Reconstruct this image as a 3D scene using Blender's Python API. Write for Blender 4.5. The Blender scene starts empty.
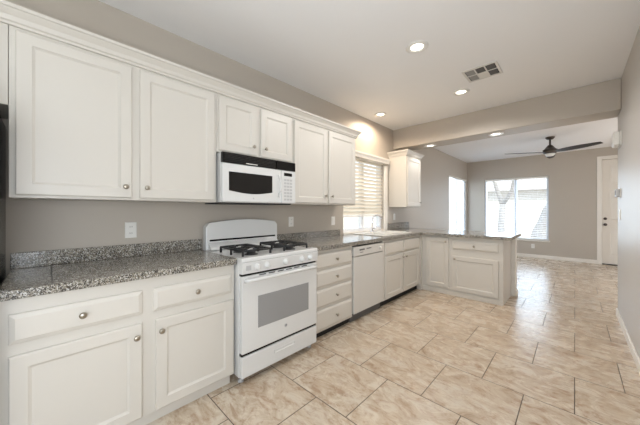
import bpy, bmesh, math, random
from mathutils import Vector, Matrix
random.seed(7)
C = bpy.context.scene.collection
SC = bpy.context.scene
PI = math.pi

# ------------------------------------------------------------------ camera
CAM = Vector((2.389, 0.0, 1.256))
cam = bpy.data.cameras.new('camera')
co = bpy.data.objects.new('camera', cam); C.objects.link(co)
co.location = CAM
co.rotation_euler = (PI/2, 0, math.atan2(255, 263.8))
cam.sensor_width = 36; cam.lens = 36*263.8/640
cam.shift_y = -2.0/640
cam.clip_start = 0.02; cam.clip_end = 200
SC.camera = co

# ------------------------------------------------------------------ world and light
w = bpy.data.worlds.new('sky'); SC.world = w; w.use_nodes = True
nt = w.node_tree
bg = nt.nodes['Background']
bg.inputs[0].default_value = (0.86, 0.92, 1.0, 1)
bg.inputs[1].default_value = 1.5

def add_light(name, kind, loc, rot, power, color, **kw):
    l = bpy.data.lights.new(name, kind); l.energy = power; l.color = color
    for k, v in kw.items(): setattr(l, k, v)
    o = bpy.data.objects.new(name, l); C.objects.link(o)
    o.location = loc; o.rotation_euler = rot
    return o
# sun, high behind the camera, lighting the yard
add_light('sun', 'SUN', (0, 0, 10), (math.radians(43), 0, math.radians(36)), 3, (1, .95, .88), angle=math.radians(1))
# area-light daylight at the openings; rear and right-wall windows are added for fill
add_light('rear_fill_light', 'AREA', (1.38, -2.95, 1.35), (math.radians(100), 0, 0), 6, (.88, .94, 1), shape='RECTANGLE', size=2.4, size_y=2.1)  # fill for the kitchen, through an added rear window
add_light('right_wall_fill_light', 'AREA', (2.95, -1.7, 1.3), (math.radians(98), 0, PI/2), 4, (.88, .94, 1), shape='RECTANGLE', size=1.4, size_y=2.1)  # added to light the left cabinets from the front
# unseen fill lights added beside the camera, one level, one aimed up
fl = add_light('side_fill_light', 'AREA', (2.71, -.5, 1.08), (PI/2, 0, PI/2), 23, (.85, .92, 1), shape='RECTANGLE', size=.9, size_y=1.1)
bf = add_light('ceiling_fill_light', 'AREA', (2.25, -.35, 1.45), (0, 0, 0), 25, (.8, .9, 1), shape='DISK', size=.7)
bf.rotation_euler = Vector((.75, 1.15, 1)).to_track_quat('-Z', 'Y').to_euler()
add_light('far_window_daylight', 'AREA', (1.18, 9.22, 1.32), (-math.radians(100), 0, 0), 29, (.66, .82, 1), shape='RECTANGLE', size=1.4, size_y=1.6)
add_light('side_window_daylight', 'AREA', (-.22, 8.13, 1.32), (math.radians(100), 0, -PI/2), 29, (.66, .82, 1), shape='RECTANGLE', size=1.4, size_y=1.6)
add_light('entry_daylight', 'AREA', (4.5, 6.6, 1.4), (math.radians(100), 0, PI/2), 18, (1, .9, .85), shape='RECTANGLE', size=2.2, size_y=1.8)  # area light set in an unseen opening of the entry wall
SC.view_settings.view_transform = 'Standard'
SC.view_settings.look = 'None'
SC.view_settings.exposure = 0.36
SC.view_settings.gamma = 1.0
SC.view_settings.use_curve_mapping = False

# ------------------------------------------------------------------ materials
def srgb(r, g, b):
    f = lambda c: (c/255/12.92) if c/255 <= .04045 else ((c/255+.055)/1.055)**2.4
    return (f(r), f(g), f(b), 1)
def mat(name, col, rough=.5, metal=0, bump=0, bscale=200, emit=None, estr=0, coat=0, spec=.5):
    m = bpy.data.materials.new(name); m.use_nodes = True
    t = m.node_tree; b = t.nodes['Principled BSDF']
    b.inputs['Base Color'].default_value = col
    b.inputs['Roughness'].default_value = rough
    b.inputs['Metallic'].default_value = metal
    b.inputs['Specular IOR Level'].default_value = spec
    b.inputs['Coat Weight'].default_value = coat
    if emit:
        b.inputs['Emission Color'].default_value = emit
        b.inputs['Emission Strength'].default_value = estr
    tc = t.nodes.new('ShaderNodeTexCoord')
    n = t.nodes.new('ShaderNodeTexNoise'); n.inputs['Scale'].default_value = bscale
    n.inputs['Detail'].default_value = 3
    t.links.new(tc.outputs['Object'], n.inputs['Vector'])
    if bump:
        bp = t.nodes.new('ShaderNodeBump'); bp.inputs['Strength'].default_value = bump
        bp.inputs['Distance'].default_value = .002
        t.links.new(n.outputs['Fac'], bp.inputs['Height']); t.links.new(bp.outputs['Normal'], b.inputs['Normal'])
    else:   # faint roughness variation so nothing is perfectly uniform
        mr = t.nodes.new('ShaderNodeMapRange'); mr.inputs['To Min'].default_value = max(rough-.03, 0); mr.inputs['To Max'].default_value = min(rough+.03, 1)
        t.links.new(n.outputs['Fac'], mr.inputs['Value']); t.links.new(mr.outputs['Result'], b.inputs['Roughness'])
    return m

M = {}
M['cab'] = mat('painted_wood_white', srgb(211, 206, 197), .38, bscale=40)
M['wall'] = mat('greige_wall_paint', srgb(187, 178, 166), .55, bump=.25, bscale=90)
M['wall_satin'] = mat('greige_satin_paint', srgb(192, 187, 181), .4, bump=.12, bscale=60)
M['ceil'] = mat('ceiling_paint', srgb(240, 239, 238), .8, bump=.25, bscale=70)
M['trim'] = mat('trim_paint', srgb(236, 231, 222), .35, bscale=30)
M['enamel'] = mat('appliance_enamel', srgb(222, 222, 220), .18, coat=.4, bscale=20)
M['plastic'] = mat('white_plastic', srgb(232, 230, 224), .35, bscale=30)
M['greyplastic'] = mat('grey_plastic', srgb(186, 186, 186), .4, bscale=30)
M['black'] = mat('black_gloss', srgb(12, 12, 13), .12, bscale=20)
M['blackmat'] = mat('black_iron', srgb(22, 22, 23), .5, bump=.3, bscale=300)
M['ovenglass'] = mat('oven_glass', srgb(150, 150, 150), .15, bscale=20)
M['nickel'] = mat('brushed_nickel', srgb(176, 168, 154), .3, metal=1, bscale=200)
M['chrome'] = mat('chrome', srgb(225, 225, 228), .08, metal=1, bscale=50)
M['bronze'] = mat('dark_bronze', srgb(92, 86, 82), .35, metal=.9, bscale=100)
M['blade'] = mat('dark_blade', srgb(34, 30, 30), .35, bscale=60)
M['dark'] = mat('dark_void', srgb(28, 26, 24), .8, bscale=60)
M['ventgrey'] = mat('vent_dark_metal', srgb(96, 94, 92), .6, bscale=60)
M['ventmid'] = mat('vent_grey_metal', srgb(150, 148, 144), .6, bscale=60)
M['dwwhite'] = mat('dishwasher_white', srgb(212, 209, 203), .25, bscale=30)
M['ventwhite'] = mat('vent_white_metal', srgb(214, 211, 205), .5, bscale=60)
M['lens'] = mat('lamp_lens', srgb(255, 250, 240), .5, emit=(1, .93, .82, 1), estr=3)
M['globe'] = mat('frosted_globe', srgb(240, 240, 238), .3, bscale=40)
M['fridge'] = mat('black_textured_steel', srgb(24, 24, 25), .22, bump=.15, bscale=300)
M['basin'] = mat('white_cast_sink', srgb(238, 235, 228), .15, coat=.5, bscale=20)
M['vinyl'] = mat('white_vinyl', srgb(235, 236, 238), .35, bscale=30)

# blind slats let some light through
def slat_mat(name, col, tr):
    m = mat(name, col, .5, bscale=40); t = m.node_tree; b = t.nodes['Principled BSDF']
    out = t.nodes['Material Output']
    tl = t.nodes.new('ShaderNodeBsdfTranslucent'); tl.inputs['Color'].default_value = col
    mx = t.nodes.new('ShaderNodeMixShader'); mx.inputs[0].default_value = tr
    t.links.new(b.outputs[0], mx.inputs[1]); t.links.new(tl.outputs[0], mx.inputs[2]); t.links.new(mx.outputs[0], out.inputs[0])
    return m
M['slat'] = slat_mat('cream_blind_slat', srgb(240, 234, 222), .35)
M['slatw'] = slat_mat('white_blind_slat', srgb(232, 234, 238), .22)

def glass_mat():
    m = bpy.data.materials.new('window_glass'); m.use_nodes = True; t = m.node_tree
    t.nodes.remove(t.nodes['Principled BSDF']); out = t.nodes['Material Output']
    a = t.nodes.new('ShaderNodeBsdfTransparent'); a.inputs[0].default_value = (.95, .97, .97, 1)
    g = t.nodes.new('ShaderNodeBsdfGlossy'); g.inputs['Roughness'].default_value = .02
    f = t.nodes.new('ShaderNodeFresnel'); f.inputs['IOR'].default_value = 1.45
    mx = t.nodes.new('ShaderNodeMixShader')
    ge = t.nodes.new('ShaderNodeNewGeometry'); inv = t.nodes.new('ShaderNodeMath'); inv.operation = 'SUBTRACT'; inv.inputs[0].default_value = 1
    mlt = t.nodes.new('ShaderNodeMath'); mlt.operation = 'MULTIPLY'
    t.links.new(ge.outputs['Backfacing'], inv.inputs[1]); t.links.new(inv.outputs[0], mlt.inputs[0]); t.links.new(f.outputs[0], mlt.inputs[1])
    t.links.new(mlt.outputs[0], mx.inputs[0]); t.links.new(a.outputs[0], mx.inputs[1]); t.links.new(g.outputs[0], mx.inputs[2]); t.links.new(mx.outputs[0], out.inputs[0])
    return m
M['glass'] = glass_mat()

def ramp(t, stops, interp='LINEAR'):
    r = t.nodes.new('ShaderNodeValToRGB'); cr = r.color_ramp; cr.interpolation = interp
    while len(cr.elements) > 1: cr.elements.remove(cr.elements[-1])
    cr.elements[0].position = stops[0][0]; cr.elements[0].color = stops[0][1]
    for p, c in stops[1:]:
        e = cr.elements.new(p); e.color = c
    return r
def tile_mat():
    m = bpy.data.materials.new('travertine_look_tile'); m.use_nodes = True; t = m.node_tree; L = t.links
    b = t.nodes['Principled BSDF']
    geo = t.nodes.new('ShaderNodeNewGeometry')
    mp = t.nodes.new('ShaderNodeMapping'); mp.inputs['Location'].default_value = (-.137, -.26, 0)
    L.new(geo.outputs['Position'], mp.inputs['Vector'])
    br = t.nodes.new('ShaderNodeTexBrick'); br.offset = .5; br.offset_frequency = 2; br.squash = 1
    br.inputs['Scale'].default_value = 1; br.inputs['Brick Width'].default_value = .5; br.inputs['Row Height'].default_value = .5
    br.inputs['Mortar Size'].default_value = .003; br.inputs['Mortar Smooth'].default_value = .1; br.inputs['Bias'].default_value = 0
    br.inputs['Color1'].default_value = (0, 0, 0, 1); br.inputs['Color2'].default_value = (1, 1, 1, 1)
    L.new(mp.outputs[0], br.inputs['Vector'])
    # each tile gets its own offset in the stone pattern
    off = t.nodes.new('ShaderNodeVectorMath'); off.operation = 'SCALE'; off.inputs['Scale'].default_value = 17
    L.new(br.outputs['Color'], off.inputs[0])
    add = t.nodes.new('ShaderNodeVectorMath'); add.operation = 'ADD'
    L.new(geo.outputs['Position'], add.inputs[0]); L.new(off.outputs[0], add.inputs[1])
    st = t.nodes.new('ShaderNodeMapping'); st.inputs['Rotation'].default_value = (0, 0, .35); st.inputs['Scale'].default_value = (1.7, 2.9, 1)
    L.new(add.outputs[0], st.inputs['Vector'])
    n1 = t.nodes.new('ShaderNodeTexNoise'); n1.inputs['Scale'].default_value = 2.6; n1.inputs['Detail'].default_value = 9; n1.inputs['Roughness'].default_value = .7; n1.inputs['Distortion'].default_value = 1.1
    L.new(st.outputs[0], n1.inputs['Vector'])
    r1 = ramp(t, [(.3, srgb(160, 136, 112)), (.41, srgb(190, 170, 147)), (.5, srgb(204, 188, 167)), (.66, srgb(210, 200, 184)), (.8, srgb(190, 180, 164))])
    L.new(n1.outputs['Fac'], r1.inputs[0])
    n2 = t.nodes.new('ShaderNodeTexNoise'); n2.inputs['Scale'].default_value = 4; n2.inputs['Detail'].default_value = 9; n2.inputs['Roughness'].default_value = .68; n2.inputs['Distortion'].default_value = 2.2
    L.new(st.outputs[0], n2.inputs['Vector'])
    r2 = ramp(t, [(.37, srgb(182, 138, 104)), (.52, (1, 1, 1, 1))])
    L.new(n2.outputs['Fac'], r2.inputs[0])
    mu = t.nodes.new('ShaderNodeMix'); mu.data_type = 'RGBA'; mu.blend_type = 'MULTIPLY'; mu.inputs[0].default_value = .45
    L.new(r1.outputs[0], mu.inputs[6]); L.new(r2.outputs[0], mu.inputs[7])
    mo = t.nodes.new('ShaderNodeMix'); mo.data_type = 'RGBA'
    L.new(br.outputs['Fac'], mo.inputs[0]); L.new(mu.outputs[2], mo.inputs[6]); mo.inputs[7].default_value = srgb(84, 70, 58)
    L.new(mo.outputs[2], b.inputs['Base Color'])
    rr = t.nodes.new('ShaderNodeMapRange'); rr.inputs['To Min'].default_value = .2; rr.inputs['To Max'].default_value = .34
    L.new(n1.outputs['Fac'], rr.inputs['Value'])
    ra = t.nodes.new('ShaderNodeMix'); ra.data_type = 'FLOAT'
    L.new(br.outputs['Fac'], ra.inputs[0]); L.new(rr.outputs[0], ra.inputs[2]); ra.inputs[3].default_value = .8
    L.new(ra.outputs[0], b.inputs['Roughness'])
    bp = t.nodes.new('ShaderNodeBump'); bp.invert = True; bp.inputs['Strength'].default_value = .5; bp.inputs['Distance'].default_value = .002
    L.new(br.outputs['Fac'], bp.inputs['Height'])
    bp2 = t.nodes.new('ShaderNodeBump'); bp2.inputs['Strength'].default_value = .12; bp2.inputs['Distance'].default_value = .004
    L.new(n2.outputs['Fac'], bp2.inputs['Height']); L.new(bp.outputs[0], bp2.inputs['Normal'])
    L.new(bp2.outputs[0], b.inputs['Normal'])
    return m
M['tile'] = tile_mat()

def granite_mat():
    m = bpy.data.materials.new('speckled_granite'); m.use_nodes = True; t = m.node_tree; L = t.links
    b = t.nodes['Principled BSDF']
    geo = t.nodes.new('ShaderNodeNewGeometry')
    v = t.nodes.new('ShaderNodeTexVoronoi'); v.inputs['Scale'].default_value = 230
    L.new(geo.outputs['Position'], v.inputs['Vector'])
    sp = t.nodes.new('ShaderNodeSeparateColor'); L.new(v.outputs['Color'], sp.inputs[0])
    r = ramp(t, [(0, srgb(30, 31, 32)), (.2, srgb(84, 82, 78)), (.4, srgb(140, 134, 122)), (.6, srgb(172, 168, 158)), (.8, srgb(222, 221, 217)), (.95, srgb(120, 104, 84))], 'CONSTANT')
    L.new(sp.outputs[0], r.inputs[0])
    n = t.nodes.new('ShaderNodeTexNoise'); n.inputs['Scale'].default_value = 22; n.inputs['Detail'].default_value = 6
    L.new(geo.outputs['Position'], n.inputs['Vector'])
    r2 = ramp(t, [(.4, srgb(92, 84, 74)), (.6, srgb(158, 148, 132))])
    L.new(n.outputs['Fac'], r2.inputs[0])
    mx = t.nodes.new('ShaderNodeMix'); mx.data_type = 'RGBA'; mx.inputs[0].default_value = .28
    L.new(r.outputs[0], mx.inputs[6]); L.new(r2.outputs[0], mx.inputs[7])
    L.new(mx.outputs[2], b.inputs['Base Color'])
    b.inputs['Roughness'].default_value = .16; b.inputs['Specular IOR Level'].default_value = .4
    return m
M['granite'] = granite_mat()
def noise_mat(name, c1, c2, scale, rough=.9):
    m = bpy.data.materials.new(name); m.use_nodes = True; t = m.node_tree; b = t.nodes['Principled BSDF']
    geo = t.nodes.new('ShaderNodeNewGeometry'); n = t.nodes.new('ShaderNodeTexNoise'); n.inputs['Scale'].default_value = scale; n.inputs['Detail'].default_value = 6
    t.links.new(geo.outputs['Position'], n.inputs['Vector'])
    r = ramp(t, [(.35, c1), (.65, c2)]); t.links.new(n.outputs['Fac'], r.inputs[0]); t.links.new(r.outputs[0], b.inputs['Base Color'])
    b.inputs['Roughness'].default_value = rough
    return m
M['gravel'] = noise_mat('yard_gravel', srgb(196, 186, 172), srgb(226, 218, 206), 12)
M['block'] = noise_mat('block_wall_stucco', srgb(206, 202, 196), srgb(222, 219, 213), 6)
M['bark'] = noise_mat('tree_bark', srgb(150, 145, 142), srgb(186, 182, 178), 20)
M['leaf'] = noise_mat('shrub_leaves', srgb(88, 100, 84), srgb(140, 150, 128), 14)
M['houseroof'] = noise_mat('house_roof_tile', srgb(170, 164, 162), srgb(200, 194, 190), 9)

# ------------------------------------------------------------------ mesh helpers
def org(p):
    v = Vector((0, 0, 0))
    while p is not None: v += p.location; p = p.parent
    return v
class MB:
    def __init__(s): s.b = bmesh.new(); s.smooth = []
    def box(s, x0, x1, y0, y1, z0, z1):
        if x0 > x1: x0, x1 = x1, x0
        if y0 > y1: y0, y1 = y1, y0
        if z0 > z1: z0, z1 = z1, z0
        v = [s.b.verts.new(p) for p in ((x0, y0, z0), (x1, y0, z0), (x1, y1, z0), (x0, y1, z0), (x0, y0, z1), (x1, y0, z1), (x1, y1, z1), (x0, y1, z1))]
        for f in ((0, 3, 2, 1), (4, 5, 6, 7), (0, 1, 5, 4), (1, 2, 6, 5), (2, 3, 7, 6), (3, 0, 4, 7)): s.b.faces.new([v[i] for i in f])
        return s
    def prism(s, prof, fn, a0, a1, smooth=False):   # closed profile [(p,q)] swept from a0 to a1; fn(p,q,a)->xyz
        A = [s.b.verts.new(fn(p, q, a0)) for p, q in prof]; B_ = [s.b.verts.new(fn(p, q, a1)) for p, q in prof]
        n = len(prof)
        s.b.faces.new(A); s.b.faces.new(B_[::-1])
        for i in range(n):
            f = s.b.faces.new([A[i], A[(i+1) % n], B_[(i+1) % n], B_[i]]); f.smooth = smooth
        return s
    def lathe(s, prof, center=(0, 0, 0), axis='z', n=24, ends=True):  # [(r, h)]
        c = Vector(center); rings = []
        for r, h in prof:
            ring = []
            for i in range(n):
                a = 2*PI*i/n; p, q = r*math.cos(a), r*math.sin(a)
                if axis == 'z': P = (p, q, h)
                elif axis == 'x': P = (h, p, q)
                elif axis == '-y': P = (p, -h, q)
                else: P = (p, h, q)
                ring.append(s.b.verts.new(c+Vector(P)))
            rings.append(ring)
        for A, B_ in zip(rings, rings[1:]):
            for i in range(n):
                f = s.b.faces.new([A[i], A[(i+1) % n], B_[(i+1) % n], B_[i]]); f.smooth = True
        if ends:
            s.b.faces.new(rings[0]); s.b.faces.new(rings[-1][::-1])
        return s
    def tube(s, pts, rad, n=10):
        pts = [Vector(p) for p in pts]; rings = []
        rads = rad if isinstance(rad, (list, tuple)) else [rad]*len(pts)
        for i, p in enumerate(pts):
            d = (pts[min(i+1, len(pts)-1)]-pts[max(i-1, 0)]).normalized()
            up = Vector((0, 0, 1)) if abs(d.z) < .95 else Vector((0, 1, 0))
            a = d.cross(up).normalized(); b = d.cross(a)
            rings.append([s.b.verts.new(p+(a*math.cos(2*PI*k/n)+b*math.sin(2*PI*k/n))*rads[i]) for k in range(n)])
        for A, B_ in zip(rings, rings[1:]):
            for i in range(n):
                f = s.b.faces.new([A[i], A[(i+1) % n], B_[(i+1) % n], B_[i]]); f.smooth = True
        s.b.faces.new(rings[0]); s.b.faces.new(rings[-1][::-1])
        return s
    def rings(s, fn, R):   # R: list of (a0,a1,b0,b1,d) nested rectangles, capped at last and first
        V = []
        for a0, a1, b0, b1, d in R:
            V.append([s.b.verts.new(fn(a, b, d)) for a, b in ((a0, b0), (a1, b0), (a1, b1), (a0, b1))])
        for A, B_ in zip(V, V[1:]):
            for i in range(4): s.b.faces.new([A[i], A[(i+1) % 4], B_[(i+1) % 4], B_[i]])
        s.b.faces.new(V[0]); s.b.faces.new(V[-1][::-1])
        return s
    def build(s, name, m, parent=None, bevel=0, label=None, kind=None):
        bmesh.ops.recalc_face_normals(s.b, faces=s.b.faces[:])
        o0 = org(parent)
        for v in s.b.verts: v.co -= o0
        me = bpy.data.meshes.new(name); s.b.to_mesh(me); s.b.free()
        me.materials.append(M[m] if isinstance(m, str) else m)
        o = bpy.data.objects.new(name, me); C.objects.link(o); o.parent = parent
        if bevel:
            bv = o.modifiers.new('bevel', 'BEVEL'); bv.width = bevel; bv.segments = 2; bv.limit_method = 'ANGLE'; bv.angle_limit = math.radians(40)
        if label: o['label'] = label
        if kind: o['kind'] = kind
        return o
def tag(o, label, cat, group=None):
    o['label'] = label; o['category'] = cat
    if group: o['group'] = group
    return o
def thing(name, loc, label, cat, group=None):
    o = bpy.data.objects.new(name, None); C.objects.link(o); o.location = loc; o.empty_display_size = .1
    return tag(o, label, cat, group)
def struct_root(name, loc):
    o = bpy.data.objects.new(name, None); C.objects.link(o); o.location = loc; o['kind'] = 'structure'
    return o
def struct(name, mb, m, bevel=0): return mb.build(name, m, None, bevel, kind='structure')

# ------------------------------------------------------------------ the room
CZ = 2.72; RX = 2.757; FY = 9.0; LX = 4.4; BY = -2.8; T = .14
struct('floor', MB().box(-T, LX+T, BY-T, FY+T, -.1, 0), 'tile')
struct('ceiling', MB().box(-T, LX+T, BY-T, FY+T, CZ, CZ+.1), 'ceil')
KW = (2.95, 4.07, .93, 2.10)     # kitchen window y0 y1 z0 z1
SW = (7.37, 8.90, .46, 2.20)     # side window
FW = (.46, 1.90, .47, 2.16)      # far window x0 x1
mb = MB()
mb.box(-T, 0, BY, KW[0], 0, CZ).box(-T, 0, KW[0], KW[1], 0, KW[2]).box(-T, 0, KW[0], KW[1], KW[3], CZ)
mb.box(-T, 0, KW[1], SW[0], 0, CZ).box(-T, 0, SW[0], SW[1], 0, SW[2]).box(-T, 0, SW[0], SW[1], SW[3], CZ).box(-T, 0, SW[1], FY, 0, CZ)
struct('wall_left', mb, 'wall')
DX = (2.842, 3.756); DZ = 2.44
mb = MB()
mb.box(-T, FW[0], FY, FY+T, 0, CZ).box(FW[0], FW[1], FY, FY+T, 0, FW[2]).box(FW[0], FW[1], FY, FY+T, FW[3], CZ)
mb.box(FW[1], DX[0], FY, FY+T, 0, CZ).box(DX[0], DX[1], FY, FY+T, DZ, CZ).box(DX[1], LX, FY, FY+T, 0, CZ)
struct('wall_far', mb, 'wall')
RW = (-2.4, -1.0, .2, 2.3)
mb = MB().box(RX, RX+.125, RW[1], 4.754, 0, CZ).box(RX, RX+.125, BY, RW[0], 0, CZ).box(RX, RX+.125, RW[0], RW[1], 0, RW[2]).box(RX, RX+.125, RW[0], RW[1], RW[3], CZ)
bmesh.ops.remove_doubles(mb.b, verts=mb.b.verts[:], dist=1e-5)
struct('wall_right', mb, 'wall_satin')
struct('wall_header', MB().box(0, RX, 4.39, 4.754, 2.373, CZ), 'wall', bevel=.01)
mb = MB(); mb.box(-T, .18, BY-T, BY, 0, CZ).box(2.58, RX+.125, BY-T, BY, 0, CZ).box(.18, 2.58, BY-T, BY, 0, .3).box(.18, 2.58, BY-T, BY, 2.4, CZ)
struct('wall_rear', mb, 'wall')
mb = MB(); mb.box(LX, LX+T, 3.8, 5.5, 0, CZ).box(LX, LX+T, 7.7, FY+T, 0, CZ).box(LX, LX+T, 5.5, 7.7, 0, .5).box(LX, LX+T, 5.5, 7.7, 2.3, CZ)
mb.box(RX+.125, LX, 3.66, 3.8, 0, CZ)
struct('wall_entry', mb, 'wall')

def bb(name, boxes): 
    m = MB()
    for b in boxes: m.box(*b)
    struct(name, m, 'trim', bevel=.004)
bb('baseboard_right', [(RX-.014, RX, BY, 4.768, 0, .085), (RX, RX+.125, 4.754, 4.768, 0, .085)])
bb('baseboard_far', [(0, 2.761, FY-.014, FY, 0, .09), (3.84, LX, FY-.014, FY, 0, .09)])
bb('baseboard_left', [(0, .014, 5.06, FY-.015, 0, .09)])

# windows: frame, sash and panes
def window(name, plane, a0, a1, z0, z1, depth, mull, sign):
    # plane 'x': wall is x=0 (outside -x); plane 'y': wall is y=FY/BY, sign = outward
    if plane == 'x': fn = lambda a, d: (-d, a)
    else: fn = lambda a, d: (a, depth+sign*d)
    def bx(m, p0, p1, d0, d1, zz0, zz1):
        q0, q1 = fn(p0, d0), fn(p1, d1); m.box(q0[0], q1[0], q0[1], q1[1], zz0, zz1)
    c = fn((a0+a1)/2, .07); r = struct_root(name, (c[0], c[1], z0))
    m = MB(); f = .045
    bx(m, a0, a0+f, .05, .13, z0, z1); bx(m, a1-f, a1, .05, .13, z0, z1)
    bx(m, a0+f, a1-f, .05, .13, z0, z0+f); bx(m, a0+f, a1-f, .05, .13, z1-f, z1)
    for q in mull: bx(m, q-.028, q+.028, .055, .12, z0+f, z1-f)
    fr = m.build('window_frame', 'vinyl', r, bevel=.003)
    edges = [a0+f]+list(mull)+[a1-f]
    for i in range(len(edges)-1):
        g0 = edges[i]+(.028 if i else 0); g1 = edges[i+1]-(.028 if i < len(edges)-2 else 0)
        g = MB(); bx(g, g0, g1, .088, .092, z0+f, z1-f); g.build('glass_pane', 'glass', r)
    return r
w1 = window('window_1', 'x', *KW[:2], *KW[2:], 0, [(KW[0]+KW[1])/2], 0)
w2 = window('window_2', 'x', *SW[:2], *SW[2:], 0, [(SW[0]+SW[1])/2], 0)
w3 = window('window_3', 'y', *FW[:2], *FW[2:], FY, [1.2], 1)
r5 = struct_root('added_window_5', (RX+.06, -1.7, RW[2]))  # unseen window added so fill light reaches the left cabinets
mb = MB(); mb.box(RX+.03, RX+.1, RW[0], RW[0]+.05, RW[2], RW[3]).box(RX+.03, RX+.1, RW[1]-.05, RW[1], RW[2], RW[3]).box(RX+.03, RX+.1, RW[0]+.05, RW[1]-.05, RW[2], RW[2]+.05).box(RX+.03, RX+.1, RW[0]+.05, RW[1]-.05, RW[3]-.05, RW[3]).box(RX+.03, RX+.1, -1.725, -1.675, RW[2]+.05, RW[3]-.05)
mb.build('window_frame', 'vinyl', r5, .003)
MB().box(RX+.062, RX+.066, RW[0]+.05, -1.725, RW[2]+.05, RW[3]-.05).build('glass_pane', 'glass', r5); MB().box(RX+.062, RX+.066, -1.675, RW[1]-.05, RW[2]+.05, RW[3]-.05).build('glass_pane', 'glass', r5)
w4 = window('added_window_4', 'y', .18, 2.58, .3, 2.4, BY, [1.38], -1)  # unseen rear window added as a light source for the kitchen
# kitchen window sill + right jamb liner + head valance
struct('trim_1', MB().box(-.05, .012, KW[0], KW[1], KW[2]-.02, KW[2]+.002), 'trim', .002)
mb = MB(); mb.box(0, .03, KW[1]-.01, KW[1]+.075, KW[2]-.01, 2.03); mb.build('trim_2', 'trim', None, .004, kind='structure')
# far window sill
struct('trim_3', MB().box(FW[0]-.03, FW[1]+.03, FY-.03, FY+.05, FW[2]-.03, FW[2]), 'trim', .004)

# ------------------------------------------------------------------ window blinds
def blind(loc, label, plane, a0, a1, ztop, zbot, pitch, tilt, depthw, m, off):
    t = thing('window_blind', loc, label, 'blind', 'horizontal blinds on the windows')
    def fn(a, d, z): return (d, a, z) if plane == 'x' else (a, FY-d, z)
    head = MB(); p, q = fn(a0, off-.03, 0), fn(a1, off+.03, 0); head.box(p[0], q[0], p[1], q[1], ztop-.045, ztop); head.build('head_rail', 'trim', t, .003)
    sl = MB(); z = ztop-.06
    ct, st = math.cos(tilt), math.sin(tilt)
    while z > zbot+.03:
        h = depthw/2
        prof = [(-h*ct, -h*st), (0, .0022), (h*ct, h*st), (h*ct, h*st-.0022), (0, -.0015), (-h*ct, -h*st-.0022)]
        sl.prism([(x, y) for x, y in prof], lambda p, q, a, z=z: fn(a, off+p, z+q), a0+.006, a1-.006)
        z -= pitch
    sl.build('slats', m, t)
    br = MB(); p, q = fn(a0+.004, off-.02, 0), fn(a1-.004, off+.02, 0); br.box(p[0], q[0], p[1], q[1], zbot, zbot+.02); br.build('bottom_rail', 'trim', t, .002)
    cd = MB()
    for k in (.15, .5, .85):
        a = a0+(a1-a0)*k; cd.tube([fn(a, off+.001, ztop-.05), fn(a, off+.001, zbot+.01)], .0014, 5)
    cd.build('ladder_cord', m, t)
    return t
blind((.0, 3.51, 2.03), 'cream blind with closed slats half lowered over the sink window', 'x', KW[0]+.02, KW[1]-.02, 2.09, 1.16, .058, math.radians(-57), .060, 'slat', -.035)
blind((-.03, 8.13, 2.1), 'white open-slatted blind on the narrow-looking window left of the far corner', 'x', SW[0]+.012, SW[1]-.012, 2.19, .48, .047, math.radians(-9), .05, 'slatw', -.022)
blind((1.18, FY, 2.1), 'white open-slatted blind on the wide window facing the peninsula', 'y', FW[0]+.012, FW[1]-.012, 2.15, .48, .047, math.radians(-9), .05, 'slatw', -.022)
t = thing('window_valance', (.03, 3.5, 2.03), 'white moulded valance board across the top of the sink window', 'valance')
mb = MB(); mb.prism([(0.001, 2.06), (.052, 2.06), (.056, 2.10), (.07, 2.125), (.07, 2.145), (.001, 2.145)], lambda p, q, a: (p, a, q), 2.85, 4.165)
mb.build('valance_board', 'trim', t)

# ------------------------------------------------------------------ entry door
dr = struct_root('door_1', ((DX[0]+DX[1])/2, FY, 0))
def fY(y): return lambda a, b, d: (a, y-d, b)
def fX(x): return lambda a, b, d: (x+d, a, b)
mb = MB(); mb.box(DX[0]+.004, DX[1]-.004, FY+.03, FY+.072, .022, DZ-.006)
for a0, a1 in ((DX[0]+.12, 3.25), (3.35, DX[1]-.12)):
    for b0, b1 in ((.2, .82), (1.02, 1.72), (1.86, 2.3)):
        mb.rings(fY(FY+.03), [(a0, a1, b0, b1, -.01), (a0, a1, b0, b1, .004), (a0+.02, a1-.02, b0+.02, b1-.02, .001), (a0+.05, a1-.05, b0+.05, b1-.05, .007)])
mb.build('door_slab', 'trim', dr)
mb = MB(); mb.box(2.761, DX[0], FY-.018, FY, 0, DZ+.08).box(DX[1], DX[1]+.08, FY-.018, FY, 0, DZ+.08).box(DX[0], DX[1], FY-.018, FY, DZ, DZ+.08)
mb.build('door_casing', 'trim', dr, .004)
MB().box(DX[0], DX[1], FY-.005, FY+.1, 0, .02).build('threshold', 'bronze', dr, label='dark metal threshold')
MB().lathe([(.03, 0), (.03, .008), (.012, .01), (.012, .035), (.028, .042), (.03, .058), (.02, .07), (.001, .072)], (2.895, FY+.03, .93), '-y').build('door_knob', 'bronze', dr)
MB().lathe([(.03, 0), (.03, .014), (.02, .02), (.001, .021)], (2.895, FY+.03, 1.065), '-y').build('deadbolt', 'bronze', dr)

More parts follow.
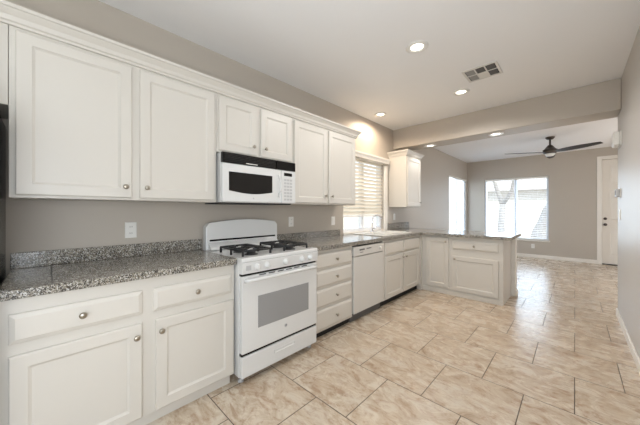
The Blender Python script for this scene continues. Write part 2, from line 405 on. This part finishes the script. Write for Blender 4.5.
# ------------------------------------------------------------------ cabinetry
KNOB = [(.006, 0), (.006, .012), (.012, .017), (.0155, .022), (.0155, .027), (.010, .031), (.001, .032)]
def knob(parent, p, axis): return MB().lathe(KNOB, p, axis, 16).build('knob', 'nickel', parent)
def door(parent, fn, a0, a1, b0, b1, kp=None, axis='x', surf=0, name='door', m='cab'):
    s = .058 if min(a1-a0, b1-b0) > .25 else .045
    t = .02
    R = [(a0, a1, b0, b1, surf), (a0, a1, b0, b1, surf+t-.004), (a0+.005, a1-.005, b0+.005, b1-.005, surf+t)]
    q = s; R.append((a0+q, a1-q, b0+q, b1-q, surf+t)); q += .003; R.append((a0+q, a1-q, b0+q, b1-q, surf+t-.003)); q += .009; R.append((a0+q, a1-q, b0+q, b1-q, surf+t-.009))
    o = MB().rings(fn, R).build(name, m, parent)
    if kp: knob(o, fn(kp[0], kp[1], surf+t), axis)
    return o
def drawer(parent, fn, a0, a1, b0, b1, kp=None, axis='x', surf=0, name='drawer'):
    t = .02
    R = [(a0, a1, b0, b1, surf), (a0, a1, b0, b1, surf+t-.010), (a0+.004, a1-.004, b0+.004, b1-.004, surf+t-.007), (a0+.016, a1-.016, b0+.016, b1-.016, surf+t-.002), (a0+.02, a1-.02, b0+.02, b1-.02, surf+t)]
    o = MB().rings(fn, R).build(name, 'cab', parent)
    if kp: knob(o, fn(kp[0], kp[1], surf+t), axis)
    return o

UF = .33; UB = 1.322; UT = 2.235
# over-fridge
t = thing('wall_cabinet', (.16, -.6, 1.79), 'short white wall cabinet above the black refrigerator at the left edge', 'cabinet')
MB().box(.003, UF, -1.07, -.137, 1.79, UT).build('carcass', 'cab', t, .002)
door(t, fX(UF), -.60, -.168, 1.805, 2.185); door(t, fX(UF), -1.05, -.612, 1.805, 2.185)
# A
t = thing('wall_cabinet', (.16, .4, UB), 'wide white wall cabinet with two tall doors left of the microwave', 'cabinet')
MB().box(.003, UF, -.135, .938, UB, UT).build('carcass', 'cab', t, .002)
door(t, fX(UF), -.113, .378, 1.337, 2.175, (.343, 1.405)); door(t, fX(UF), .421, .919, 1.337, 2.175, (.458, 1.405))
# B
t = thing('wall_cabinet', (.16, 1.33, 1.725), 'short white wall cabinet directly above the microwave', 'cabinet')
MB().box(.003, UF, .940, 1.724, 1.728, UT).build('carcass', 'cab', t, .002)
door(t, fX(UF), .955, 1.305, 1.742, 2.175, (1.262, 1.815)); door(t, fX(UF), 1.345, 1.706, 1.742, 2.175, (1.388, 1.815))
# C
t = thing('wall_cabinet', (.16, 2.26, UB), 'white wall cabinet with two tall doors between microwave and sink window', 'cabinet')
MB().box(.003, UF, 1.726, 2.795, UB, UT).build('carcass', 'cab', t, .002)
door(t, fX(UF), 1.742, 2.232, 1.337, 2.175, (2.19, 1.42)); door(t, fX(UF), 2.262, 2.765, 1.337, 2.175, (2.305, 1.42))
# crown moulding over the run
CR = [(UF-.004, 2.195), (UF+.012, 2.195), (UF+.014, 2.207), (UF+.022, 2.213), (UF+.028, 2.235), (UF+.046, 2.256), (UF+.05, 2.262), (UF+.058, 2.264), (UF+.058, 2.282), (UF-.004, 2.282)]
def crown_L(parent, y0, y1, ret_near, ret_far):
    m = MB()
    ps = CR
    pts = []
    ring = []
    for (x, z) in ps:
        e = x-UF
        row = []
        if ret_near: row.append((.003, y0-e, z)); row.append((x, y0-e, z))
        else: row.append((x, y0, z))
        if ret_far: row.append((x, y1+e, z)); row.append((.003, y1+e, z))
        else: row.append((x, y1, z))
        ring.append([m.b.verts.new(p) for p in row])
    n = len(ring); k = len(ring[0])
    for i in range(n):
        A, B_ = ring[i], ring[(i+1) % n]
        for j in range(k-1): m.b.faces.new([A[j], A[j+1], B_[j+1], B_[j]])
    m.b.faces.new([r[0] for r in ring]); m.b.faces.new([r[-1] for r in ring][::-1])
    return m
t = crown_L(None, -1.07, 2.795, False, True).build('crown_molding', 'cab')
tag(t, 'long white crown moulding running along the top of the left wall cabinets', 'moulding')
# far single cabinet
t = thing('wall_cabinet', (.16, 4.51, 1.315), 'narrow single-door white wall cabinet right of the sink window', 'cabinet')
MB().box(.003, UF, 4.238, 4.792, 1.315, 2.235).build('carcass', 'cab', t, .002)
door(t, fX(UF), 4.256, 4.774, 1.33, 2.175, (4.735, 1.40))
crown_L(t, 4.238, 4.792, True, True).build('crown', 'cab', t)

# base cabinets
BF = .61; BT = .868
def base_run(label, y0, y1, toe, loc=None, cat='cabinet', hollow=False):
    t = thing('base_cabinet', (.3, (y0+y1)/2, 0), label, cat)
    m = MB()
    if hollow: m.box(.003, BF, y0, y0+.018, toe, BT).box(.003, BF, y1-.018, y1, toe, BT).box(.003, BF, y0+.018, y1-.018, toe, toe+.018).box(BF-.02, BF, y0+.018, y1-.018, toe+.018, BT)
    else: m.box(.003, BF, y0, y1, toe, BT)
    m.build('carcass', 'cab', t, .002)
    return t
t = base_run('white base cabinet with two drawers over two doors left of the stove', -.15, .943, .072)
MB().box(.01, BF-.03, -.15, .925, 0, .072).build('toe_kick', 'cab', t)
drawer(t, fX(BF), -.118, .377, .668, .80, (.123, .74)); drawer(t, fX(BF), .43, .92, .668, .80, (.673, .735))
door(t, fX(BF), -.118, .375, .085, .617, (.345, .55)); door(t, fX(BF), .442, .928, .085, .617, (.468, .55))
t = base_run('white base cabinet of four stacked drawers right of the stove', 1.735, 2.352, .075)
MB().box(.01, .56, 1.735, 2.352, 0, .075).build('toe_kick', 'dark', t)  # coloured near-black for the shade under the drawers
for b0, b1 in ((.69, .835), (.51, .665), (.315, .485), (.095, .29)):
    drawer(t, fX(BF), 1.765, 2.325, b0, b1, (2.06, (b0+b1)/2))
t = base_run('white sink base cabinet with two doors right of the dishwasher', 3.0, 4.13, .085, hollow=True)
MB().box(.01, .56, 3.0, 4.13, 0, .085).build('toe_kick', 'dark', t)  # shade of the toe recess put into its dark colour
drawer(t, fX(BF), 3.04, 3.53, .675, .838, name='false_front'); drawer(t, fX(BF), 3.56, 4.075, .675, .838, name='false_front')
door(t, fX(BF), 3.04, 3.53, .10, .65, (3.50, .60)); door(t, fX(BF), 3.56, 4.075, .10, .65, (3.595, .60))
# peninsula cabinet
PY = 4.17
t = thing('base_cabinet', (1.15, 4.45, 0), 'white peninsula base cabinet with a drawer and two doors under the counter end', 'cabinet')
MB().box(.632, 1.711, PY, 4.745, .0, BT).build('carcass', 'cab', t, .002)
MB().box(.632, 1.711, PY-.012, PY, 0, .065).build('base_trim', 'cab', t, .003)
door(t, fY(PY), .70, 1.035, .095, .845, (1.0, .79), '-y')
drawer(t, fY(PY), 1.085, 1.66, .69, .815, (1.375, .755), '-y')
door(t, fY(PY), 1.085, 1.66, .085, .59, (1.125, .55), '-y')
MB().box(.003, .63, 4.135, 4.745, 0, BT).build('corner_carcass', 'cab', t)
mb = MB().box(.003, 1.765, 4.75, 4.87, 0, .868); mb.build('trim_4', 'trim', None, .003, kind='structure')
bb('baseboard_peninsula', [(1.765, 1.778, 4.75, 4.884, 0, .085), (.02, 1.765, 4.87, 4.884, 0, .085)])

# countertops
ct = tag(MB().box(.003, .645, -.15, .948, .87, .912).build('countertop', 'granite', None, .004), 'speckled granite countertop left of the stove', 'countertop')
MB().prism([(.004, .017), (.645, .014), (.645, .018), (.004, .021)], lambda p, q, a: (p, q, a), .9118, .9124).build('grout_seam', 'ventgrey', ct)
mb = MB(); SX0, SX1, SY0, SY1 = .10, .54, 3.12, 3.90
mb.box(.003, .645, 1.722, SY0, .87, .912).box(.003, SX0, SY0, SY1, .87, .912).box(SX1, .645, SY0, SY1, .87, .912).box(.003, .645, SY1, 4.12, .87, .912).box(.003, 1.8, 4.12, 5.0, .87, .912)
bmesh.ops.remove_doubles(mb.b, verts=mb.b.verts[:], dist=1e-5)
tag(mb.build('countertop', 'granite', None), 'L-shaped speckled granite countertop running from stove past sink onto the peninsula', 'countertop')
tag(MB().box(.003, .022, -.15, .948, .9125, 1.005).build('backsplash', 'granite', None, .003), 'low granite backsplash strip on the wall left of the stove', 'backsplash')
tag(MB().box(.003, .022, 1.722, 2.86, .9125, .99).build('backsplash', 'granite', None, .003), 'low granite backsplash strip between stove and sink window', 'backsplash')
tag(MB().box(.003, .022, 4.175, 5.0, .9125, 1.03).build('backsplash', 'granite', None, .003), 'short granite backsplash strip under the narrow wall cabinet', 'backsplash')

# ------------------------------------------------------------------ refrigerator
t = thing('refrigerator', (.42, -.62, 0), 'black refrigerator mostly cut off at the left edge of the counter', 'refrigerator')
MB().box(.035, .70, -1.06, -.165, .02, 1.74).build('cabinet_body', 'fridge', t, .006)
MB().box(.705, .77, -.605, -.165, .05, 1.73).build('door', 'fridge', t, .012); MB().box(.705, .77, -1.06, -.615, .05, 1.73).build('door', 'fridge', t, .012)
MB().tube([(.77, -.57, .7), (.80, -.57, .72), (.80, -.57, 1.4), (.77, -.57, 1.42)], .01).build('handle', 'black', t)
MB().tube([(.77, -.65, .7), (.80, -.65, .72), (.80, -.65, 1.4), (.77, -.65, 1.42)], .01).build('handle', 'black', t)

# ------------------------------------------------------------------ stove
t = thing('gas_stove', (.35, 1.335, 0), 'white freestanding gas stove with black grates between the base cabinets', 'stove')
SY = (.956, 1.714)
MB().box(.03, .655, SY[0], SY[1], .05, .885).build('oven_body', 'enamel', t, .004)
mb = MB(); mb.prism([(.03, .886), (.70, .886), (.70, .905), (.694, .915), (.63, .915), (.615, .908), (.13, .908), (.115, .915), (.03, .915)], lambda p, q, a: (p, a, q), SY[0]-.002, SY[1]+.002)
mb.build('cooktop', 'enamel', t, .002)
mb = MB(); mb.prism([(.656, .80), (.70, .80), (.708, .885), (.656, .885)], lambda p, q, a: (p, a, q), SY[0], SY[1])
cp = mb.build('control_panel', 'enamel', t, .003)
for y in (1.077, 1.166, 1.342, 1.52, 1.616):
    k = MB().lathe([(.026, 0), (.026, .004), (.021, .007), (.018, .026), (.001, .027)], (.704, y, .842), 'x', 20)
    k.box(.71, .736, y-.004, y+.004, .826, .858); k.build('burner_knob', 'enamel', t)
MB().box(.7035, .7075, .985, 1.025, .825, .86).build('vent_panel', 'greyplastic', t)
# back guard with arched top
prof = [(SY[0], .905)]; 
for i in range(25):
    u = i/24; y = SY[0]+(SY[1]-SY[0])*u
    e = min(u, 1-u); z = 1.143+.03*math.sin(PI*u)-.03*(1-min(e/.03, 1))**2
    prof.append((y, z))
prof.append((SY[1], .905))
mb = MB(); mb.prism(prof, lambda p, q, a: (a, p, q), .03, .095); bgd = mb.build('back_guard', 'enamel', t, .006)
MB().box(.094, .0985, SY[0]+.03, SY[1]-.03, .985, 1.0).build('vent_slot', 'black', t)
mb = MB(); mb.prism([(.095, .915), (.15, .915), (.145, .935), (.10, .968), (.095, .968)], lambda p, q, a: (p, a, q), SY[0]+.02, SY[1]-.02); mb.build('rear_ledge', 'enamel', t)
# oven door
OX = .66
mb = MB().box(OX, OX+.035, SY[0]+.003, SY[1]-.003, .228, .783)
od = mb.build('oven_door', 'enamel', t, .006)
MB().box(OX+.0345, OX+.0375, 1.09, 1.605, .385, .622).build('oven_window', 'ovenglass', od, .001, label='grey glass oven window')
m = MB(); m.tube([(OX+.03, .985, .748), (OX+.055, .992, .752), (OX+.062, 1.02, .753), (OX+.062, 1.65, .753), (OX+.055, 1.678, .752), (OX+.03, 1.685, .748)], .014, 12); m.build('handle', 'enamel', od)
m = MB()
for k in range(6):
    y = 1.10+k*.085; m.box(OX+.034, OX+.0362, y, y+.06, .772, .779)
m.build('vent_slots', 'black', od)
m = MB().lathe([(.014, 0), (.014, .002), (.012, .003)], (OX+.035, 1.353, .322), 'x', 24); bd = m.build('round_badge', 'greyplastic', od)
m = MB()   # looping script mark in the badge
m.tube([(OX+.0385, 1.353+.006*math.cos(a*.5)*1.2, .322+.006*math.sin(a)) for a in [i*2*PI/14 for i in range(29)]], .0009, 5); m.build('badge_mark', 'ventgrey', bd)
MB().box(OX-.02, OX+.018, SY[0]+.004, SY[1]-.004, .784, .799).build('gap_strip', 'black', t)
MB().box(OX-.02, OX+.022, SY[0]+.004, SY[1]-.004, .21, .227).build('gap_strip', 'black', t)
dw = MB().box(OX, OX+.033, SY[0]+.003, SY[1]-.003, .055, .207).build('storage_drawer', 'enamel', t, .006)
m = MB(); fn = fX(OX+.033)
m.rings(fn, [(1.24, 1.45, .135, .165, -.002), (1.24, 1.45, .135, .165, .004), (1.247, 1.443, .14, .16, .004), (1.25, 1.44, .143, .157, -.0005)]); m.build('drawer_pull', 'enamel', dw)
for x in (.1, .62):
    for y in (SY[0]+.035, SY[1]-.035): MB().lathe([(.022, 0), (.022, .012), (.01, .016), (.01, .052)], (x, y, 0), 'z', 14).build('foot', 'greyplastic', t)
# grates and burners
for (y0, y1) in ((1.005, 1.25), (1.39, 1.65)):
    g = MB(); x0, x1 = .27, .625; z = .952; r = .009; yc = (y0+y1)/2; xm = (x0+x1)/2
    g.tube([(x0, y0, z), (x1, y0, z)], r, 6).tube([(x0, y1, z), (x1, y1, z)], r, 6)
    for x in (x0, xm, x1): g.tube([(x, y0, z), (x, y1, z)], r, 6)
    for xc in (x0+(x1-x0)*.25, x0+(x1-x0)*.75):
        g.tube([(xc, y0, z), (xc, yc-.035, z+.003)], r, 6).tube([(xc, y1, z), (xc, yc+.035, z+.003)], r, 6)
        g.tube([(xc-.1, yc, z), (xc-.035, yc, z+.003)], r, 6).tube([(xc+.1, yc, z), (xc+.035, yc, z+.003)], r, 6)
    for x in (x0, xm, x1):
        for y in (y0, y1): g.tube([(x, y, z), (x, y, .908)], r, 6)
    go = g.build('burner_grate', 'blackmat', t)
    for xc in (x0+(x1-x0)*.25, x0+(x1-x0)*.75):
        MB().lathe([(.055, .908), (.05, .914), (.036, .916), (.036, .928), (.03, .934), (.001, .935)], (xc, yc, 0), 'z', 20).build('burner', 'blackmat', t)

# ------------------------------------------------------------------ microwave
t = thing('microwave_oven', (.2, 1.33, 1.32), 'white over-the-range microwave with black top vent above the stove', 'microwave')
MY = (.957, 1.70)
MB().box(.004, .365, MY[0]-.0, MY[1]+.012, 1.322, 1.722).build('case', 'enamel', t, .004)
MB().box(.02, .36, MY[0]+.02, MY[1]-.02, 1.312, 1.322).build('underside_plate', 'blackmat', t)
vg = MB().box(.365, .398, MY[0], 1.473, 1.64, 1.722).build('vent_grille', 'black', t, .003)
m = MB()
for k in range(5): m.box(.398, .400, MY[0]+.02, 1.46, 1.652+k*.0135, 1.656+k*.0135)
m.build('louvers', 'blackmat', vg)
m = MB().box(.3982, .4003, 1.165, 1.275, 1.647, 1.655); m.build('name_strip', 'ventwhite', vg, label='small white name strip')
MB().box(.365, .398, 1.482, MY[1]+.01, 1.64, 1.722).build('vent_grille', 'black', t, .003)
md = MB().box(.365, .40, MY[0], 1.535, 1.326, 1.636).build('door', 'enamel', t, .008)
prof = [(1.01, 1.57), (1.01, 1.418)]
for i in range(1, 12):
    u = i/12; prof.append((1.01+.42*u, 1.418-.022*math.sin(PI*u)))
prof += [(1.43, 1.418), (1.43, 1.57)]
MB().prism(prof, lambda p, q, a: (a, p, q), .398, .4025).build('door_window', 'black', md, .001)
m = MB(); m.tube([(.395+.03*math.sin(PI*i/12), 1.50+.012*math.sin(PI*i/12), 1.38+.22*i/12) for i in range(13)], .008, 10); m.build('handle', 'enamel', md)
MB().lathe([(.007, 0), (.007, .001)], (.4, 1.235, 1.36), 'x', 12).build('badge', 'greyplastic', md)
cp = MB().box(.365, .398, 1.54, MY[1]+.01, 1.326, 1.636).build('control_panel', 'enamel', t, .005)
MB().box(.3975, .3995, 1.568, 1.665, 1.585, 1.615).build('display', 'black', cp)
m = MB()
for r in range(7):
    for c_ in range(3):
        m.box(.3975, .3992, 1.568+c_*.035, 1.568+c_*.035+.027, 1.352+r*.031, 1.352+r*.031+.018)
m.build('keypad', 'greyplastic', cp)

# ------------------------------------------------------------------ dishwasher
t = thing('dishwasher', (.3, 2.676, 0), 'white dishwasher under the counter between drawers and sink cabinet', 'dishwasher')
MB().box(.03, .60, 2.358, 2.994, .09, .86).build('tub', 'dark', t)
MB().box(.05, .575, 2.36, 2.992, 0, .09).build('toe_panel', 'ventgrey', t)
MB().box(.60, .628, 2.362, 2.99, .10, .735).build('door', 'dwwhite', t, .004)
p_ = MB().box(.60, .634, 2.362, 2.99, .742, .85).build('control_panel', 'dwwhite', t, .005)
m = MB(); m.box(.6335, .6355, 2.46, 2.56, .800, .818); m.box(.6335, .6355, 2.60, 2.70, .806, .818); m.box(.6335, .6355, 2.47, 2.53, .775, .782); m.build('label_strip', 'ventgrey', p_)
MB().box(.56, .605, 2.358, 2.994, .85, .868).build('gap_strip', 'black', t)
MB().lathe([(.02, 0), (.018, .015), (.001, .016)], (.634, 2.9, .795), 'x', 18).build('dial', 'plastic', p_)

# ------------------------------------------------------------------ sink and faucet
t = thing('kitchen_sink', (.32, 3.51, .912), 'white drop-in double basin sink in the granite counter under the window', 'sink')
m = MB(); z0 = .7
a, b, c_, d_ = SX0-.03, SX1+.03, SY0-.03, SY1+.03
ym = (SY0+SY1)/2
m.box(a, SX0+.06, c_, d_, .9125, .926).box(SX1-.02, b, c_, d_, .9125, .926).box(SX0+.06, SX1-.02, c_, SY0+.02, .9125, .926).box(SX0+.06, SX1-.02, SY1-.02, d_, .9125, .926).box(SX0+.06, SX1-.02, ym-.02, ym+.02, .905, .922)
m.build('rim', 'basin', t, .005)
for y0, y1 in ((SY0+.02, ym-.02), (ym+.02, SY1-.02)):
    m = MB(); x0, x1 = SX0+.06, SX1-.02
    R = [(x0-.006, x1+.006, y0-.006, y1+.006, .912), (x0-.006, x1+.006, y0-.006, y1+.006, z0-.01), ]
    fz = lambda p, q, dd: (p, q, dd)
    V = []
    for aa0, aa1, bb0, bb1, zz in [(x0-.005, x1+.005, y0-.005, y1+.005, .9122), (x0-.005, x1+.005, y0-.005, y1+.005, z0-.008), ]: pass
    m.rings(fz, [(x0+.02, x1-.02, y0+.02, y1-.02, z0-.008), (x0-.004, x1+.004, y0-.004, y1+.004, z0+.03), (x0-.004, x1+.004, y0-.004, y1+.004, .912), (x0+.002, x1-.002, y0+.002, y1-.002, .912), (x0+.004, x1-.004, y0+.004, y1-.004, z0+.03), (x0+.03, x1-.03, y0+.03, y1-.03, z0)])
    m.build('basin', 'basin', t)
t = thing('kitchen_faucet', (.12, 3.51, .926), 'chrome gooseneck faucet standing at the back of the sink', 'faucet')
MB().lathe([(.032, .9265), (.03, .935), (.02, .945), (.017, .98), (.001, .981)], (.125, 3.51, 0), 'z', 18).build('base', 'chrome', t)
pts = [(.125, 3.51, .97), (.125, 3.515, 1.08)]
for i in range(0, 9):
    a = PI-PI*.78*i/8; pts.append((.125+.05*(1+math.cos(a)), 3.52+.045*(1+math.cos(a)), 1.11+.07*math.sin(a)))
MB().tube(pts, .0115, 12).build('spout', 'chrome', t)
e = Vector(pts[-1]); MB().tube([e, e+Vector((.008, .008, -.05))], [.015, .018], 12).build('spray_head', 'chrome', t)
MB().tube([(.125, 3.53, .965), (.13, 3.58, .985), (.135, 3.62, 1.01)], [.009, .007, .006], 8).build('lever', 'chrome', t)

# ------------------------------------------------------------------ recessed lights
def downlight(x, y, z, label, power, spot, col=(1, .97, .94), up=True):
    t = thing('recessed_light', (x, y, z), label, 'ceiling light', 'recessed ceiling lights')
    m = MB(); r0, r1 = .054, .095
    m.lathe([(r1, z-.001), (r1, z-.005), (r1-.012, z-.010), (r0+.012, z-.009), (r0, z-.003), (r0, z-.001)], (x, y, 0), 'z', 32, ends=False); m.build('trim_ring', 'plastic', t)
    MB().lathe([(r0, z-.0005), (r0-.01, z-.004), (.001, z-.0055)], (x, y, 0), 'z', 32, ends=False).build('lamp_lens', 'lens', t)
    l = bpy.data.lights.new('lamp', 'SPOT'); l.energy = power; l.color = col; l.spot_size = math.radians(spot); l.spot_blend = .45; l.shadow_soft_size = .05
    o = bpy.data.objects.new('lamp', l); C.objects.link(o); o.parent = t; o.location = (0, 0, -.03)
    return t
downlight(1.372, 2.302, CZ, 'recessed round ceiling light nearest the camera, left of the vent', 33, 165)
downlight(1.376, 3.554, CZ, 'recessed round ceiling light just beyond the ceiling vent', 33, 165)
downlight(.26, 3.53, CZ, 'recessed round ceiling light close to the left wall over the sink', 30, 168, (1, .80, .60))
downlight(.60, 4.58, 2.373, 'recessed round light in the header beam underside beside the narrow wall cabinet', 9, 140)
downlight(1.56, 4.55, 2.373, 'recessed round light in the header beam underside nearer the ceiling fan', 8, 150)

# ------------------------------------------------------------------ ceiling vent
t = thing('ceiling_vent', (1.68, 3.195, CZ), 'square white ceiling air vent with dark louvers near the header beam', 'vent')
x0, x1, y0, y1 = 1.525, 1.84, 3.045, 3.35
m = MB(); z = CZ
m.box(x0, x1, y0, y0+.022, z-.009, z-.0005).box(x0, x1, y1-.022, y1, z-.009, z-.0005).box(x0, x0+.022, y0+.022, y1-.022, z-.009, z-.0005).box(x1-.022, x1, y0+.022, y1-.022, z-.009, z-.0005)
for k in (1/3, 2/3):
    xx = x0+.022+(x1-x0-.044)*k; m.box(xx-.006, xx+.006, y0+.022, y1-.022, z-.008, z-.0005)
ym = (y0+y1)/2; m.box(x0+.022, x1-.022, ym-.006, ym+.006, z-.008, z-.0005)
m.build('frame', 'ventwhite', t, .001)
MB().box(x0+.01, x1-.01, y0+.01, y1-.01, z-.0018, z-.0005).build('duct_opening', 'dark', t)
cw = (x1-x0-.044)/3
for i in range(3):
    for j in range(2):
        if i == 1 and j == 1: n = 9
        else: n = 6
        a0 = x0+.022+cw*i+.007; a1 = a0+cw-.014; b0 = (y0+.022, ym+.006)[j]+.002; b1 = (ym-.006, y1-.022)[j]-.002
        m = MB()
        if i == 1 and j == 1:
            m.box(a0, a1, b0, b1, z-.007, z-.004)
        else:
            for k in range(n):
                yy = b0+(b1-b0)*(k+.5)/n
                m.prism([(-.006, -.003), (.006, -.006), (.006, -.0072), (-.006, -.0042)], lambda p, q, a, yy=yy: (a, yy+p, z+q), a0, a1)
        m.build('louver', ('ventgrey' if i else 'ventmid') if not (i == 1 and j == 1) else 'ventwhite', t)

# ------------------------------------------------------------------ ceiling fan
FX, FYc = 2.03, 6.98
t = thing('ceiling_fan', (FX, FYc, CZ), 'dark three-blade ceiling fan with nickel motor in the far room', 'ceiling fan')
MB().lathe([(.075, CZ-.001), (.075, CZ-.012), (.05, CZ-.045), (.016, CZ-.05)], (FX, FYc, 0), 'z', 24).build('canopy', 'bronze', t)
MB().lathe([(.016, CZ-.04), (.016, CZ-.17)], (FX, FYc, 0), 'z', 14).build('downrod', 'bronze', t)
MB().lathe([(.03, CZ-.16), (.05, CZ-.18), (.1, CZ-.25), (.115, CZ-.25), (.11, CZ-.31), (.085, CZ-.33)], (FX, FYc, 0), 'z', 28).build('motor_housing', 'bronze', t)
MB().lathe([(.083, CZ-.33), (.08, CZ-.35), (.055, CZ-.375), (.001, CZ-.385)], (FX, FYc, 0), 'z', 28).build('light_globe', 'globe', t)
for k in range(3):
    a = math.radians(91+120*k); R = Matrix.Rotation(a, 3, 'Z') 
    m = MB(); top = []; bot = []
    N = 12; out = []
    for i in range(N+1):
        u = i/N; r = .09+.70*u; wd = .045+.03*math.sin(PI*min(u*1.1, 1)) if u < .95 else .035
        out.append((r, wd, .0))
    vt = []
    for r, wd, zz in out:
        row = []
        for sgn in (-1, 1):
            for dz in (0, -.007):
                row.append(m.b.verts.new(Vector((FX, FYc, CZ-.295+zz))+R @ Vector((r, sgn*wd, dz-sgn*wd*.25))))
        vt.append(row)
    for A, B_ in zip(vt, vt[1:]):
        for p, q in ((0, 1), (1, 3), (3, 2), (2, 0)): m.b.faces.new([A[p], A[q], B_[q], B_[p]])
    m.b.faces.new([vt[0][i] for i in (0, 1, 3, 2)]); m.b.faces.new([vt[-1][i] for i in (0, 2, 3, 1)])
    m.build('blade', 'blade', t, .002)

# ------------------------------------------------------------------ wall devices
def outlet(loc, fn, label, cat='outlet', kind='outlet', name='wall_outlet', grp=None):
    a, b = loc[3], loc[4]
    t = thing(name, loc[:3], label, cat, grp)
    MB().rings(fn, [(a-.036, a+.036, b-.058, b+.058, .0005), (a-.036, a+.036, b-.058, b+.058, .004), (a-.032, a+.032, b-.054, b+.054, .006)]).build('cover_plate', 'plastic', t)
    if kind == 'outlet':
        for dz in (-.024, .024):
            r = MB().rings(fn, [(a-.017, a+.017, b+dz-.014, b+dz+.014, .005), (a-.016, a+.016, b+dz-.013, b+dz+.013, .008)]).build('receptacle', 'plastic', t)
            m = MB()
            for s in (-.006, .006): m.rings(fn, [(a+s-.0012, a+s+.0012, b+dz-.004, b+dz+.006, .0075), (a+s-.0012, a+s+.0012, b+dz-.004, b+dz+.006, .0084)])
            m.build('slots', 'dark', r)
    else:
        MB().rings(fn, [(a-.016, a+.016, b-.033, b+.033, .005), (a-.015, a+.015, b-.032, b+.032, .009)]).build('rocker', 'plastic', t)
    return t
outlet((0, .435, 1.11, .435, 1.11), fX(0), 'white duplex outlet on the wall left of the stove')
outlet((0, 1.983, 1.125, 1.983, 1.125), fX(0), 'white duplex outlet on the wall just right of the stove')
outlet((0, 2.728, 1.115, 2.728, 1.115), fX(0), 'white wall plate beside the sink window below the wall cabinet', 'switch', 'switch', 'light_switch')
outlet((1.584, FY, .31, 1.584, .31), fY(FY), 'white outlet low on the far wall beneath the wide window')
outlet((0, 4.43, 1.14, 4.43, 1.14), fX(0), 'white outlet under the narrow wall cabinet above its backsplash')
fR = lambda a, b, d: (RX-d, a, b)
outlet((RX, 4.5, 1.21, 4.5, 1.21), fR, 'white rocker switch at the end of the right wall below the thermostat', 'switch', 'switch', 'light_switch')
t = thing('thermostat', (RX, 4.53, 1.45), 'grey thermostat on the end of the right wall above the switch', 'thermostat')
MB().box(RX-.006, RX-.0005, 4.45, 4.60, 1.40, 1.51).build('wall_plate', 'plastic', t, .002)
MB().box(RX-.036, RX-.006, 4.46, 4.59, 1.41, 1.50).build('housing', 'greyplastic', t, .006)
MB().box(RX-.0375, RX-.0355, 4.49, 4.56, 1.435, 1.485).build('display', 'ventgrey', t)
t = thing('door_chime', (RX, 4.5, 2.02), 'white box door chime high on the end of the right wall', 'door chime')
MB().box(RX-.012, RX-.0005, 4.36, 4.6, 1.975, 2.135).build('back_plate', 'plastic', t, .003)
MB().box(RX-.06, RX-.012, 4.37, 4.59, 1.98, 2.13).build('chime_cover', 'plastic', t, .012)

# ------------------------------------------------------------------ outside
g = MB().box(-30, 30, -30, 40, -.35, -.12).build('yard_ground', 'gravel'); g['kind'] = 'structure'
o = tag(MB().box(-7, 12, 17, 17.2, -.12, 1.75).build('block_wall', 'block'), 'pale block wall across the yard seen through the wide far window', 'wall')
o = tag(MB().box(-5.2, -5, -6, 17, -.12, 1.75).build('block_wall', 'block'), 'pale block wall beside the house seen under the sink window blind', 'wall')
def tree(loc, trunk, branches, label):
    t = thing('bare_tree', loc, label, 'tree', 'bare trees in the yard')
    MB().tube(trunk[0], trunk[1], 10).build('trunk', 'bark', t)
    for p, r in branches:
        m = MB(); m.tube(p, r, 8)
        e = Vector(p[-1]); s = Vector(p[-2])
        for k in range(5):
            q = s.lerp(e, .3+.14*k); d = Vector((random.uniform(-.7, .7), random.uniform(-.4, .4), random.uniform(.4, 1.0)))
            m.tube([q, q+d*.5, q+d*1.1+Vector((random.uniform(-.2, .2), 0, 0))], [.025, .016, .006], 5)
        m.build('branch', 'bark', t)
tree((.38, 12, -.12), ([(.38, 12, -.12), (.37, 12, .6), (.42, 12, 1.5)], [.13, .11, .10]),
     [([(.42, 12, 1.45), (.26, 12, 1.95), (.1, 12, 2.6), (-.1, 12, 3.4)], [.085, .07, .05, .03]), ([(.42, 12, 1.45), (.68, 12, 1.95), (.8, 12, 2.6), (1.0, 12.1, 3.4)], [.075, .055, .04, .03])],
     'bare forked tree seen through the left pane of the wide far window')
tree((1.95, 12.5, -.12), ([(1.4, 12.5, -.12), (1.5, 12.5, .5), (1.68, 12.5, 1.2), (1.98, 12.5, 1.9)], [.3, .24, .17, .13]),
     [([(1.95, 12.5, 1.85), (2.3, 12.5, 2.4), (2.4, 12.5, 3.4)], [.11, .08, .05]), ([(1.95, 12.5, 1.85), (1.8, 12.4, 2.3), (1.5, 12.4, 3.3)], [.08, .06, .04])],
     'leaning thick-trunked bare tree seen through the right pane of the wide far window')
t = thing('neighbor_house', (3, 25, -.12), 'grey-roofed house beyond the yard wall seen through the wide window', 'house')
MB().box(-3, 8, 22, 28, -.12, 2.6).build('walls', 'block', t)
MB().prism([(21.5, 2.6), (25, 4.4), (28.5, 2.6)], lambda p, q, a: (a, p, q), -3.5, 8.5).build('roof', 'houseroof', t)
